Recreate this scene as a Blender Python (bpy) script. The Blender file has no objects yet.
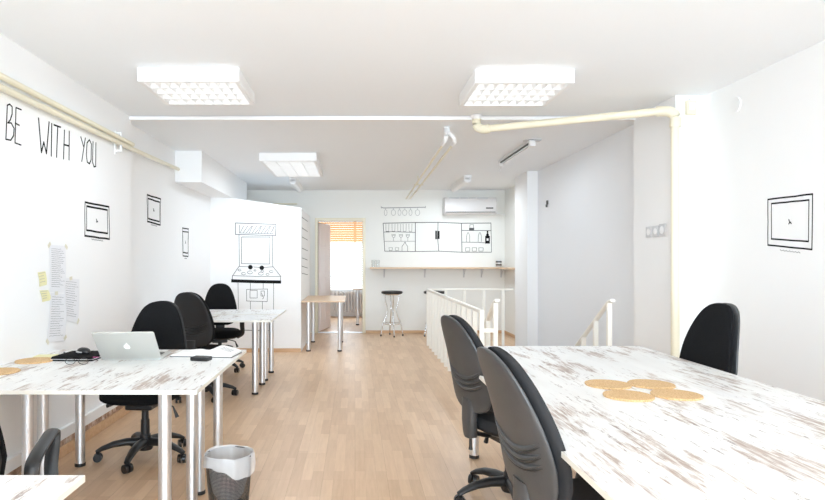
import bpy, math, random
from math import sin, cos, pi, radians as R
from mathutils import Vector, Matrix
random.seed(7)
SC = bpy.context.scene
COL = SC.collection

# ------------------------------------------------------------------ camera, world, lights, exposure
H = 1.33                       # eye height
F = 610.0                      # focal length in pixels of an 825 px wide frame
CX, CY = 355.0, 260.0          # vanishing point of the room's depth
cam = bpy.data.cameras.new('camera'); camo = bpy.data.objects.new('camera', cam); COL.objects.link(camo)
cam.sensor_width = 36; cam.lens = 36*F/825
cam.shift_x = (412.5-CX)/825; cam.shift_y = (CY-250)/825
cam.clip_start = .05; cam.clip_end = 100
camo.location = (0, 0, H); camo.rotation_euler = (R(90), 0, 0)
SC.camera = camo

world = bpy.data.worlds.new('world'); SC.world = world; world.use_nodes = True
bg = world.node_tree.nodes['Background']
bg.inputs[0].default_value = (.73, .875, 1, 1); bg.inputs[1].default_value = 4.0

def area(name, loc, rot, sx, sy, power, col=(1, 1, 1)):
    l = bpy.data.lights.new(name, 'AREA'); l.shape = 'RECTANGLE'; l.size = sx; l.size_y = sy
    l.energy = power; l.color = col
    o = bpy.data.objects.new(name, l); COL.objects.link(o); o.location = loc; o.rotation_euler = rot
    return o
# daylight through the shop-front windows behind the camera and through the back room's window
area('daylight_front', (.3, -4.85, 1.5), (R(90), 0, 0), 4.3, 2.3, 440, (.735, .88, 1))
area('daylight_back', (0, 14.75, 1.45), (R(-90), 0, 0), 2.2, 1.6, 60, (.9, .96, 1))
SC.cycles.diffuse_bounces = 8; SC.cycles.max_bounces = 12
SC.view_settings.view_transform = 'Standard'
SC.view_settings.look = 'None'
SC.view_settings.exposure = 0.32
SC.view_settings.gamma = 1
SC.view_settings.use_curve_mapping = False
LAMP_FILL = 6.5                     # base watts of the fill lights added under the ceiling fixtures

# ------------------------------------------------------------------ materials
def mat(name, col, rough=.5, metal=0, **kw):
    m = bpy.data.materials.new(name); m.use_nodes = True
    b = m.node_tree.nodes['Principled BSDF']
    b.inputs['Base Color'].default_value = (*col, 1); b.inputs['Roughness'].default_value = rough
    b.inputs['Metallic'].default_value = metal
    for k, v in kw.items(): b.inputs[k.replace('_', ' ')].default_value = v
    return m
class NT:
    def __init__(s, m): s.m = m; s.t = m.node_tree; s.b = s.t.nodes['Principled BSDF']
    def n(s, typ, **kw):
        x = s.t.nodes.new(typ)
        for k, v in kw.items():
            if k in ('ins',): 
                for a, c in v.items(): x.inputs[a].default_value = c
            else: setattr(x, k, v)
        return x
    def l(s, a, b): s.t.links.new(a, b)
    def pos(s, scale, obj=False, rot=(0, 0, 0)):
        mp = s.n('ShaderNodeMapping'); mp.inputs['Scale'].default_value = scale; mp.inputs['Rotation'].default_value = rot
        if obj: s.l(s.n('ShaderNodeTexCoord').outputs['Object'], mp.inputs[0])
        else: s.l(s.n('ShaderNodeNewGeometry').outputs['Position'], mp.inputs[0])
        return mp.outputs[0]
    def noise(s, vec, scale, detail=4, rough=.6):
        x = s.n('ShaderNodeTexNoise'); x.inputs['Scale'].default_value = scale; x.inputs['Detail'].default_value = detail
        x.inputs['Roughness'].default_value = rough; s.l(vec, x.inputs['Vector']); return x.outputs['Fac']
    def ramp(s, fac, stops):
        x = s.n('ShaderNodeValToRGB'); e = x.color_ramp.elements
        while len(e) < len(stops): e.new(.5)
        for i, (p, c) in enumerate(stops):
            e[i].position = p; e[i].color = (*c, 1) if len(c) == 3 else c
        s.l(fac, x.inputs[0]); return x.outputs[0]
    def mix(s, fac, a, b, mode='MIX'):
        x = s.n('ShaderNodeMix', data_type='RGBA', blend_type=mode)
        if isinstance(fac, (int, float)): x.inputs[0].default_value = fac
        else: s.l(fac, x.inputs[0])
        for v, i in ((a, 6), (b, 7)):
            if isinstance(v, tuple): x.inputs[i].default_value = (*v, 1)
            else: s.l(v, x.inputs[i])
        return x.outputs[2]
    def math(s, op, a, b=None):
        x = s.n('ShaderNodeMath', operation=op)
        for v, i in ((a, 0), (b, 1)):
            if v is None: continue
            if isinstance(v, (int, float)): x.inputs[i].default_value = v
            else: s.l(v, x.inputs[i])
        return x.outputs[0]
    def bump(s, h, st, dist=.01):
        x = s.n('ShaderNodeBump'); x.inputs['Strength'].default_value = st; x.inputs['Distance'].default_value = dist
        s.l(h, x.inputs['Height']); s.l(x.outputs[0], s.b.inputs['Normal'])

def paint(name, col, rough=.75):
    m = mat(name, col, rough); t = NT(m)
    n = t.noise(t.pos((1, 1, 1)), 1.3, 5)
    c2 = tuple(c*.985 for c in col)
    t.l(t.mix(n, col, c2), t.b.inputs['Base Color'])
    t.bump(t.noise(t.pos((1, 1, 1)), 90, 3), .08, .003)
    return m
M = {}
M['wall'] = paint('wall_paint', (.90, .90, .90))
M['ceil'] = paint('ceiling_paint', (.90, .925, .95))
M['stairwall'] = paint('stair_wall_paint', (.86, .875, .90))
M['backwall'] = paint('back_wall_paint', (.86, .86, .83))
M['greenwall'] = paint('pale_wall_paint', (.84, .87, .84))
M['white'] = mat('white_lacquer', (.88, .88, .88), .4)
M['cream'] = mat('cream_enamel', (.80, .745, .58), .35)
M['rail'] = mat('ivory_enamel', (.95, .93, .86), .35)
M['black'] = mat('black_plastic', (.016, .016, .017), .42)
M['fabric'] = mat('black_fabric', (.02, .02, .022), .95, 0, Specular_IOR_Level=.1)
t = NT(M['fabric']); t.bump(t.noise(t.pos((1, 1, 1), True), 600, 2), .5, .002)
t.l(t.ramp(t.noise(t.pos((1, 1, 1), True), 300, 2), [(.3, (.006, .006, .0065)), (.7, (.016, .016, .017))]), t.b.inputs['Base Color'])
M['gfabric'] = mat('charcoal_fabric', (.035, .035, .037), .95, 0, Specular_IOR_Level=.1)
t = NT(M['gfabric']); t.bump(t.noise(t.pos((1, 1, 1), True), 500, 2), .5, .002)
M['shell'] = mat('charcoal_moulded_plastic', (.055, .056, .058), .42)
t = NT(M['shell']); t.bump(t.noise(t.pos((1, 1, 1), True), 400, 2), .15, .002)
t.l(t.ramp(t.noise(t.pos((1, 1, 1), True), 6, 5), [(.3, (.048, .049, .051)), (.75, (.068, .069, .071))]), t.b.inputs['Base Color'])
M['vinyl'] = mat('black_vinyl', (.012, .012, .013), .3)
M['metal'] = mat('satin_metal', (.78, .79, .81), .42, 1)
M['chrome'] = mat('chrome', (.75, .75, .76), .15, 1)
M['alu'] = mat('aluminium', (.62, .62, .59), .4, .5)
M['emblem'] = mat('white_emblem', (.93, .93, .93), .3)
M['ink'] = mat('black_marker', (.015, .015, .015), .8, 0, Specular_IOR_Level=.1)
M['grey_ink'] = mat('grey_marker', (.12, .12, .12), .8, 0, Specular_IOR_Level=.1)
M['pencil'] = mat('faint_marker', (.32, .32, .33), .8)
M['paper'] = mat('paper', (.80, .80, .82), .8)
M['page'] = mat('notebook_page', (.88, .88, .87), .8)
M['tape'] = mat('masking_tape', (.72, .68, .55), .7)
M['note'] = mat('yellow_note', (.80, .76, .45), .8)
M['grey'] = mat('grey_plastic', (.62, .62, .63), .5)
M['mark'] = mat('pink_print', (.6, .1, .3), .5)
M['tube'] = mat('lamp_tube', (.9, .9, .9), .4, Emission_Color=(1, .99, .97, 1), Emission_Strength=1.2)  # glow added to unlit tubes to brighten the louvres
M['louvre'] = mat('louvre_metal', (.88, .88, .88), .3, .3)
M['glass'] = mat('clear_glass', (.95, .97, .97), .05, 0, Transmission_Weight=1.0, IOR=1.3)
M['acbody'] = mat('air_conditioner_plastic', (.74, .715, .71), .45)
M['orange'] = mat('amber_slat', (.74, .47, .24), .5)
M['pinkdoor'] = mat('pale_pink_door_paint', (.92, .83, .81), .4)
M['slat'] = mat('washed_out_slat', (.72, .72, .71), .5)  # white colour stands in for slats overexposed by window light
M['radiator'] = mat('radiator_enamel', (.82, .82, .83), .4)
M['dirty'] = mat('scuffed_board', (.5, .36, .28), .7)
t = NT(M['dirty']); t.l(t.ramp(t.noise(t.pos((1, 1, 1)), 18, 5), [(.4, (.30, .18, .12)), (.55, (.55, .38, .28)), (.68, (.75, .7, .64))]), t.b.inputs['Base Color'])
# bin bag and wire mesh
M['bag'] = mat('clear_bin_bag', (.92, .92, .93), .3, 0, Alpha=.42)
M['crumple'] = mat('crumpled_pink_wrapper', (.75, .42, .36), .6)
m = mat('bin_wire_mesh', (.02, .02, .02), .5); M['mesh'] = m; t = NT(m)
tc = t.n('ShaderNodeTexCoord'); sp = t.n('ShaderNodeSeparateXYZ'); t.l(tc.outputs['Object'], sp.inputs[0])
ang = t.math('ARCTAN2', sp.outputs[1], sp.outputs[0])
w1 = t.math('SINE', t.math('MULTIPLY', ang, 110)); w2 = t.math('SINE', t.math('MULTIPLY', sp.outputs[2], 900))
t.l(t.math('GREATER_THAN', t.math('MAXIMUM', w1, w2), .25), t.b.inputs['Alpha'])

# distressed white board: streaks run along Y
def distressed():
    m = mat('distressed_white_board', (.9, .9, .88), .42); t = NT(m)
    base = t.ramp(t.noise(t.pos((5, 1.2, 5)), 1.2, 5), [(.35, (.77, .765, .75)), (.62, (.84, .84, .825))])
    grey = t.ramp(t.noise(t.pos((5, 1.1, 5)), 1.0, 3), [(.56, (0, 0, 0)), (.70, (1, 1, 1))])
    fine = t.noise(t.pos((34, 4.0, 34)), 1.6, 9, .75)
    fibre = t.noise(t.pos((75, 5, 75)), 1.2, 4, .6)
    patch = t.noise(t.pos((7, 1.9, 7)), 1.0, 4, .6)
    # brown worn patches, broken by the fibre
    v = t.math('ADD', t.math('MULTIPLY', patch, .62), t.math('MULTIPLY', fine, .38))
    brown = t.ramp(v, [(.525, (0, 0, 0)), (.575, (1, 1, 1))])
    br = t.math('MULTIPLY', brown, t.ramp(fibre, [(.36, (0, 0, 0)), (.55, (1, 1, 1))]))
    pinkish = t.ramp(fine, [(.40, (.50, .39, .32)), (.58, (.32, .22, .165))])
    # dark thin nicks
    nick = t.noise(t.pos((60, 7.5, 60)), 1.0, 6, .7); nm = t.noise(t.pos((3.4, 2.2, 3)), 1.1, 2)
    dn = t.math('MULTIPLY', t.ramp(nick, [(.59, (0, 0, 0)), (.62, (1, 1, 1))]), t.ramp(nm, [(.44, (0, 0, 0)), (.54, (1, 1, 1))]))
    c = t.mix(t.math('MULTIPLY', grey, .35), base, (.72, .73, .76))
    c = t.mix(t.math('MULTIPLY', br, .9), c, pinkish)
    thin = t.noise(t.pos((110, 3.5, 110)), 1.0, 3, .5)
    tl = t.math('MULTIPLY', t.ramp(thin, [(.60, (0, 0, 0)), (.68, (1, 1, 1))]), t.ramp(patch, [(.40, (0, 0, 0)), (.56, (1, 1, 1))]))
    c = t.mix(t.math('MULTIPLY', tl, .45), c, (.42, .33, .28))
    c = t.mix(t.math('MULTIPLY', dn, .85), c, (.23, .17, .15))
    t.l(c, t.b.inputs['Base Color'])
    return m
M['board'] = distressed()
M['edge'] = mat('board_edge_band', (.78, .76, .69), .5)

def laminate():
    m = mat('beech_laminate', (.7, .5, .35), .36, 0, Specular_IOR_Level=.35); t = NT(m)
    vec = t.pos((1, 1, 1), False, (0, 0, R(90)))
    def brick(w, h, off, c1, c2, mort, ms):
        b = t.n('ShaderNodeTexBrick'); b.offset = off; b.offset_frequency = 2
        b.inputs['Color1'].default_value = (*c1, 1); b.inputs['Color2'].default_value = (*c2, 1); b.inputs['Mortar'].default_value = (*mort, 1)
        b.inputs['Scale'].default_value = 1; b.inputs['Mortar Size'].default_value = ms; b.inputs['Mortar Smooth'].default_value = .1
        b.inputs['Brick Width'].default_value = w; b.inputs['Row Height'].default_value = h; b.inputs['Bias'].default_value = 0
        t.l(vec, b.inputs['Vector']); return b.outputs['Color']
    b1 = brick(.41, .0655, .37, (.78, .565, .385), (.66, .455, .295), (.58, .39, .255), .0006)
    b2 = brick(1.23, .1965, .41, (1, 1, 1), (.93, .91, .88), (.70, .62, .55), .0008)
    grain = t.noise(t.pos((30, 2.2, 30)), 1.6, 6, .65)
    g = t.ramp(grain, [(.3, (.88, .85, .82)), (.7, (1.0, 1.0, 1.0))])
    c = t.mix(1.0, b1, b2, 'MULTIPLY'); c = t.mix(1.0, c, g, 'MULTIPLY')
    t.l(c, t.b.inputs['Base Color'])
    return m
M['floor'] = laminate()
def wood(name, a, b, s=(3, 30, 30), rough=.4):
    m = mat(name, a, rough); t = NT(m)
    t.l(t.ramp(t.noise(t.pos(s), 1.3, 5), [(.3, a), (.7, b)]), t.b.inputs['Base Color']); return m
M['beech'] = wood('beech_board', (.62, .43, .28), (.72, .53, .36))
M['skirt'] = wood('oak_skirting', (.56, .34, .18), (.68, .45, .27))
m = mat('cork', (.72, .52, .3), .85); M['cork'] = m; t = NT(m)
t.l(t.ramp(t.noise(t.pos((1, 1, 1)), 160, 4, .7), [(.35, (.46, .27, .11)), (.5, (.64, .42, .21)), (.68, (.74, .54, .32))]), t.b.inputs['Base Color'])
t.bump(t.noise(t.pos((1, 1, 1)), 200, 3), .4, .002)

# ------------------------------------------------------------------ mesh builder
class MB:
    def __init__(s): s.v = []; s.f = []; s.bev = None
    def add(s, vs, fs):
        o = len(s.v); s.v += [tuple(v) for v in vs]; s.f += [tuple(i+o for i in f) for f in fs]; return s
    def box(s, a, b):
        x0, y0, z0 = a; x1, y1, z1 = b
        x0, x1 = sorted((x0, x1)); y0, y1 = sorted((y0, y1)); z0, z1 = sorted((z0, z1))
        return s.add([(x0, y0, z0), (x1, y0, z0), (x1, y1, z0), (x0, y1, z0), (x0, y0, z1), (x1, y0, z1), (x1, y1, z1), (x0, y1, z1)],
                     [(0, 3, 2, 1), (4, 5, 6, 7), (0, 1, 5, 4), (1, 2, 6, 5), (2, 3, 7, 6), (3, 0, 4, 7)])
    def loft(s, rings, cap=True, closed=False):
        n = len(rings[0]); vs = [p for r in rings for p in r]; fs = []
        m = len(rings)
        for i in range(m if closed else m-1):
            for j in range(n):
                k = (j+1) % n; i2 = (i+1) % m
                fs.append((i*n+j, i*n+k, i2*n+k, i2*n+j))
        if cap and not closed: fs += [tuple(range(n))[::-1], tuple((m-1)*n+j for j in range(n))]
        return s.add(vs, fs)
    def lathe(s, prof, c=(0, 0, 0), n=24, cap=True):
        return s.loft([[(c[0]+r*cos(2*pi*j/n), c[1]+r*sin(2*pi*j/n), c[2]+z) for j in range(n)] for r, z in prof], cap)
    def tube(s, pts, r, n=10, ry=None, closed=False, up=(0, 0, 1), cap=True):
        pts = [Vector(p) for p in pts]; rings = []; m = len(pts)
        for i, p in enumerate(pts):
            if closed: d = pts[(i+1) % m]-pts[i-1]
            else: d = pts[min(i+1, m-1)]-pts[max(i-1, 0)]
            d.normalize(); u = Vector(up)
            if abs(d.dot(u)) > .98: u = Vector((0, 1, 0)) if abs(d.y) < .9 else Vector((1, 0, 0))
            a = d.cross(u).normalized(); b = a.cross(d).normalized()
            rr = r[i] if isinstance(r, (list, tuple)) else r; r2 = rr if ry is None else (ry[i] if isinstance(ry, (list, tuple)) else ry)
            rings.append([p+a*rr*cos(2*pi*j/n)+b*r2*sin(2*pi*j/n) for j in range(n)])
        return s.loft(rings, cap, closed)
    def prism(s, poly, z0, z1):
        n = len(poly)
        return s.loft([[(x, y, z0) for x, y in poly], [(x, y, z1) for x, y in poly]])
    def xf(s, mtx): s.v = [tuple(mtx @ Vector(v)) for v in s.v]; return s
    def build(s, name, m, parent=None, bevel=0, smooth=True, seg=2, sub=0):
        me = bpy.data.meshes.new(name); me.from_pydata(s.v, [], s.f); me.validate()
        import bmesh
        bm = bmesh.new(); bm.from_mesh(me); bmesh.ops.recalc_face_normals(bm, faces=bm.faces); bm.to_mesh(me); bm.free()
        if smooth:
            for p in me.polygons: p.use_smooth = True
            me.set_sharp_from_angle(angle=R(38))
        ms = m if isinstance(m, (list, tuple)) else [m]
        for x in ms: me.materials.append(x)
        o = bpy.data.objects.new(name, me); COL.objects.link(o)
        if parent: o.parent = parent
        if bevel:
            b = o.modifiers.new('bevel', 'BEVEL'); b.width = bevel; b.segments = seg; b.limit_method = 'ANGLE'; b.angle_limit = R(40)
        if sub:
            b = o.modifiers.new('sub', 'SUBSURF'); b.levels = b.render_levels = sub
        return o
def bx(a, b): return MB().box(a, b)
def tag(o, label, cat, group=None):
    o['label'] = label; o['category'] = cat
    if group: o['group'] = group
    return o
def thing(name, label, cat, loc=(0, 0, 0), rz=0, group=None):
    o = bpy.data.objects.new(name, None); COL.objects.link(o); o.empty_display_size = .1
    o.location = loc; o.rotation_euler = (0, 0, rz); return tag(o, label, cat, group)
def struct(name, mb, m, bevel=0, smooth=False):
    o = mb.build(name, m, None, bevel, smooth); o['kind'] = 'structure'; return o
def kids(o): return [c for c in bpy.data.objects if c.parent == o]
def dup(root, loc, rz, label, group=None):
    def cp(o, par):
        c = o.copy(); COL.objects.link(c); c.parent = par
        for k in kids(o): cp(k, c)
        return c
    r = cp(root, None); r.location = loc; r.rotation_euler = (0, 0, rz); r['label'] = label
    if group: r['group'] = group
    return r
def bezier(pts, n=8):
    # Catmull-Rom through the points
    P = [Vector(p) for p in pts]; out = []
    for i in range(len(P)-1):
        a = P[max(i-1, 0)]; b = P[i]; c = P[i+1]; d = P[min(i+2, len(P)-1)]
        for k in range(n):
            u = k/n
            out.append(.5*((2*b)+(c-a)*u+(2*a-5*b+4*c-d)*u*u+(3*b-a-3*c+d)*u**3))
    out.append(P[-1]); return out

# ------------------------------------------------------------------ the room
XL, XL2, XR, XB, XS, XR2 = -1.985, -2.09, 2.71, 2.47, 2.61, 2.73
YB, ZC, YF = 11.11, 2.60, -4.5
T = .12
# floor with the stairwell opening x 1.15..2.57, y 5.42..9.5
fl = MB(); z0, z1 = -.2, 0
fl.box((XL2-T, YF-T, z0), (XR+T, 5.42, z1)); fl.box((XL2-T, 5.42, z0), (1.15, 9.5, z1)); fl.box((XL2-T, 9.5, z0), (XR2+T, YB+.14, z1))
struct('floor', fl, M['floor'])
struct('floor_back_room', bx((-1.8, YB+.14, -.2), (1.8, 14.6, 0)), M['floor'])
struct('floor_lower', bx((1.0, 5.0, -2.75), (2.9, 9.8, -2.6)), M['floor'])
struct('ceiling', bx((XL2-T, YF-T, ZC), (XR2+T, YB+.2, ZC+.15)), M['ceil'])
struct('ceiling_back_room', bx((-1.8, YB+.2, ZC), (1.8, 14.6, ZC+.15)), M['ceil'])
struct('wall_left', bx((XL2-T, YF, 0), (XL, 5.41, ZC)), M['wall'])
struct('wall_left_rear', bx((XL2-T, 5.41, 0), (XL2, YB, ZC)), M['wall'])
struct('wall_right', bx((XR, YF, 0), (XR2+T, 4.70, ZC)), M['wall'])
struct('wall_right_block', bx((XB, 4.70, -2.6), (XR2+T, 5.41, ZC)), M['wall'], .004)
struct('wall_stairwell', bx((XS, 5.41, -2.6), (XR2+T, 8.71, ZC)), M['stairwall'])
struct('wall_pillar', bx((2.46, 8.71, -2.6), (XR2+T, 9.38, ZC)), M['wall'], .004)
struct('wall_right_rear', bx((XR2, 9.38, 0), (XR2+T, YB, ZC)), M['backwall'])
struct('wall_shaft', MB().box((1.03, 5.3, -2.6), (1.15, 9.62, -.2)).box((1.15, 9.5, -2.6), (2.57, 9.62, -.2)), M['stairwall'])
# back wall with the doorway
DX0, DX1, DZ = -.675, .135, 2.04
bw = MB().box((XL2-T, YB, 0), (DX0, YB+.14, ZC)).box((DX1, YB, 0), (XR2+T, YB+.14, ZC)).box((DX0, YB, DZ), (DX1, YB+.14, ZC))
struct('wall_back', bw, M['backwall'])
# the partition with the drawing, its top slopes down to the right
PX, PY0, PY1 = -.78, 8.82, 10.5
pt = MB(); prof = [(XL2, 0), (PX, 0), (PX, 2.082), (-1.74, 2.225), (XL2, 2.235)]
pt.loft([[(x, PY0, z) for x, z in prof], [(x, PY1, z) for x, z in prof]])
struct('wall_partition', pt, M['wall'])
struct('ceiling_duct', bx((XL2, 7.08, 2.232), (-1.78, 10.05, ZC)), M['wall'], .004)
# shop front behind the camera: big windows
fw = MB().box((XL2, YF-T, 0), (XR2, YF, .35)).box((XL2, YF-T, 2.45), (XR2, YF, ZC)).box((XL2, YF-T, .35), (-1.85, YF, 2.45)).box((2.5, YF-T, .35), (XR2, YF, 2.45)).box((.26, YF-T, .35), (.34, YF, 2.45))
struct('wall_front', fw, M['wall'])
# back room
struct('wall_back_room_left', bx((-1.8, YB+.14, 0), (-1.7, 14.6, ZC)), M['wall'])
struct('wall_back_room_right', bx((1.7, YB+.14, 0), (1.8, 14.6, ZC)), M['wall'])
struct('wall_back_room_end', MB().box((-1.7, 14.4, 0), (1.7, 14.6, .62)).box((-1.7, 14.4, 2.3), (1.7, 14.6, ZC)).box((-1.7, 14.4, .62), (-1.15, 14.6, 2.3)).box((1.15, 14.4, .62), (1.7, 14.6, 2.3)), M['wall'])
wn = thing('window_1', '', ''); del wn['label'], wn['category']; wn['kind'] = 'structure'
MB().box((-1.15, 14.46, .62), (-1.09, 14.52, 2.3)).box((1.09, 14.46, .62), (1.15, 14.52, 2.3)).box((-1.09, 14.46, .62), (1.09, 14.52, .68)).box((-1.09, 14.46, 2.24), (1.09, 14.52, 2.3)).box((-.03, 14.46, .68), (.03, 14.52, 2.24)).build('window_frame', M['white'], wn)
bx((-1.2, 14.3, .58), (1.2, 14.42, .62)).build('window_sill', M['white'], wn)
# trims
struct('trim_1', MB().box((XL, 5.36, 2.562), (XB+.005, 5.41, 2.594)), M['white'], .005)
def skirt(name, a, b, m='skirt'): return struct(name, bx(a, b), M[m], .004)
skirt('baseboard_left', (XL, YF, 0), (XL+.018, 5.41, .075))
skirt('trim_2', (XL, YF, .075), (XL+.012, 5.41, .125), 'dirty')
skirt('trim_3', (XL, YF, .125), (XL+.03, 5.41, .20), 'white')
skirt('baseboard_left_rear', (XL2, 5.41, 0), (XL2+.018, PY0-.018, .075))
skirt('baseboard_partition', (XL2, PY0-.018, 0), (PX+.0, PY0, .055))
skirt('baseboard_back', (DX1+.06, YB-.018, 0), (XR2, YB, .05))
skirt('baseboard_right_rear', (XR2-.018, 9.5, 0), (XR2, YB-.018, .05))
skirt('baseboard_right', (XR-.018, YF, 0), (XR, 4.70, .075))
# door frame + leaf
dr = thing('door_1', '', ''); del dr['label'], dr['category']; dr['kind'] = 'structure'
MB().box((DX0-.055, YB-.02, 0), (DX0, YB+.16, DZ+.055)).box((DX1, YB-.02, 0), (DX1+.055, YB+.16, DZ+.055)).box((DX0, YB-.02, DZ), (DX1, YB+.16, DZ+.055)).build('door_frame', M['cream'], dr, .004)
leaf = bpy.data.objects.new('leaf_pivot', None)
def leafbox(mb): return mb.xf(Matrix.Translation((DX0+.01, YB+.17, 0)) @ Matrix.Rotation(R(77), 4, 'Z'))
lf = MB().box((0, 0, .01), (.80, .04, 2.02))
lfo = leafbox(lf).build('door_leaf', M['pinkdoor'], dr, .003)
pm = MB()
for z0_, z1_ in ((.15, .55), (.62, 1.0), (1.08, 1.5), (1.57, 1.92)):
    for x0_, x1_ in ((.08, .38), (.43, .73)): pm.box((x0_, -.008, z0_), (x1_, .004, z1_))
leafbox(pm).build('door_panel', M['pinkdoor'], lfo, .006)
leafbox(MB().tube([(.74, -.002, 1.02), (.74, -.05, 1.02), (.63, -.055, 1.02)], .009)).build('door_handle', M['metal'], lfo)
bpy.data.objects.remove(leaf)
struct('trim_4', bx((DX0, YB, 0), (DX1, YB+.14, .012)), M['metal'], .003)

# stairs down along the wall
st = MB()
for i in range(13):
    z = -.19*(i+1); st.box((1.15, 5.42+.27*i, max(z-.25, -2.6)), (XS, 5.42+.27*(i+1)+.02, z))
st.build('staircase', M['beech'], None, .004)['kind'] = 'structure'

# ------------------------------------------------------------------ railings
r = thing('stair_railing', 'ivory metal railing guarding two sides of the stair opening', 'railing', (1.13, 9.46, 0))
def P(o, x, y, z): return (x-o.location.x, y-o.location.y, z-o.location.z)
def rb(o, a, b): return MB().box(P(o, *a), P(o, *b))
rb(r, (1.11, 5.42, .855), (1.15, 9.48, .885)).build('top_rail', M['rail'], r, .004)
rb(r, (1.15, 9.46, .86), (2.46, 9.495, .885)).build('top_rail', M['rail'], r, .004)
n = 13
for i in range(n+1):
    y = 9.46+(5.44-9.46)*i/n
    rb(r, (1.11, y-.015, 0), (1.15, y+.015, .856)).build('post', M['rail'], r, .003)
for x in (1.41, 1.70, 2.00, 2.30):
    rb(r, (x-.02, 9.465, 0), (x+.02, 9.49, .862)).build('post', M['rail'], r, .003)
def handrail(name, label, x, z0_, zs, flip):
    o = thing(name, label, 'handrail', (x, 5.5, 0))
    MB().tube([P(o, x, 5.44, z0_+.02), P(o, x, 5.52, z0_)]+[P(o, x, 5.52+.3*k, z0_-.19*k) for k in range(1, 7)], .026, 8, .016).build('rail', M['rail'], o)
    for k in range(5):
        y = 5.52+.31*k; zt = z0_-.19*(y-5.52)/.3
        step = -.19*(int((y-5.42)/.27)+1)
        rb(o, (x-.02, y-.02, step), (x+.02, y+.02, zt)).build('post', M['rail'], o, .003)
    return o
h1 = handrail('stair_handrail', 'ivory sloping handrail beside the grey stair wall', 2.30, .95, 0, 1)
h2 = handrail('stair_handrail', 'ivory sloping handrail next to the end of the guard railing', 1.27, .95, 0, 1)
rb(h2, (1.142, 5.5, .675), (1.252, 5.53, .71)).build('cross_bar', M['rail'], h2, .003)

# ------------------------------------------------------------------ pipes
def pipe(name, label, pts, rad, m='cream', n=14): 
    o = thing(name, label, 'pipe', pts[0]); l = Vector(pts[0])
    MB().tube([Vector(p)-l for p in pts], rad, n).build('pipe_run', M[m], o); return o
o = pipe('wall_pipe', 'upper of two thin cream pipes along the left wall, ends at its corner', [(-1.945, YF, 2.34), (-1.945, 5.34, 2.34)], .019)
o2 = pipe('wall_pipe', 'lower cream pipe along the left wall running into the boxed duct', [(-1.945, YF, 2.262), (-1.945, 3.3, 2.278), (-1.945, 5.26, 2.298), (-2.05, 7.09, 2.385)], .019)
b = thing('pipe_bracket', 'white clip bracket holding both pipes near the corner of the left wall', 'bracket', (XL, 5.04, 2.3))
MB().box((0, -.018, -.10), (.012, .018, .10)).box((0, -.012, -.075), (.05, .012, -.06)).box((0, -.012, -.005), (.05, .012, .008)).box((0, -.012, .07), (.05, .012, .085)).box((.046, -.012, .04), (.058, .012, .085)).box((.046, -.012, -.075), (.058, .012, -.02)).build('clip', M['white'], b, .003)
# big pipe
ax, ay = 2.43, 4.63
pp = thing('drain_pipe', 'thick cream pipe crossing under the ceiling and dropping down by the right block', 'pipe', (ax, ay, 0))
q = lambda x, y, z: (x-ax, y-ay, z)
a1, e1 = Vector(q(ax, ay, 2.47)), Vector(q(1.087, 5.33, 2.47))
dd = (e1-a1).normalized()
MB().tube([q(ax, ay, 0), q(ax, ay, 2.40)], .031, 18).build('riser', M['cream'], pp)
MB().tube(bezier([q(ax, ay, 2.34), q(ax, ay, 2.42), tuple(a1+dd*.035+Vector((0, 0, -.012))), tuple(a1+dd*.09), tuple(a1+dd*.13)], 5), .039, 18).build('elbow', M['cream'], pp)
MB().tube([tuple(a1+dd*.08), tuple(e1-dd*.02)], .031, 18).build('cross_pipe', M['cream'], pp)
MB().tube(bezier([tuple(e1-dd*.09), tuple(e1-dd*.03), tuple(e1+dd*.02+Vector((0, 0, .03))), tuple(e1+dd*.025+Vector((0, 0, .09)))], 5), .038, 18).build('elbow', M['cream'], pp)
MB().lathe([(.05, 0), (.05, .035)], tuple(e1+dd*.025+Vector((0, 0, .09))), 18).build('ceiling_collar', M['white'], pp)
# two thin ceiling pipes
for k, (xa, xb, lab) in enumerate(((.85, .932, 'left of the two thin cream pipes hung along the rear ceiling'), (.945, 1.005, 'right of the two thin cream pipes hung along the rear ceiling'))):
    o = thing('ceiling_pipe', lab, 'pipe', (xa, 5.8, 2.446), 0, 'thin pipes under the rear ceiling')
    MB().tube([(0, 0, 0), (xb-xa, YB-5.8, 0)], .0125, 12).build('pipe_run', M['cream'], o)
    dx = .035 if k else -.01
    MB().tube(bezier([(.0, .1, 0), (0, .0, 0), (-dx*.6, -.05, .045), (-dx*1.6, .0, .10), (-dx*1.8, .04, .155)], 5), .02, 12).build('elbow', M['white'], o)
b = thing('pipe_bracket', 'small clamp tying the two thin ceiling pipes together near the back wall', 'bracket', (.95, 9.2, 2.446))
MB().box((-.06, -.012, .012), (.08, .012, .022)).tube([(.0, 0, .02), (0, 0, .153)], .005, 8).build('clamp', M['cream'], b)
o = thing('thin_conduit', 'olive thin conduit on the back wall above the partition', 'pipe', (-1.5, YB-.02, 2.35))
MB().tube([(0, 0, 0), (.45, 0, 0)], .012, 8).build('conduit_run', M['cream'], o)

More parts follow.
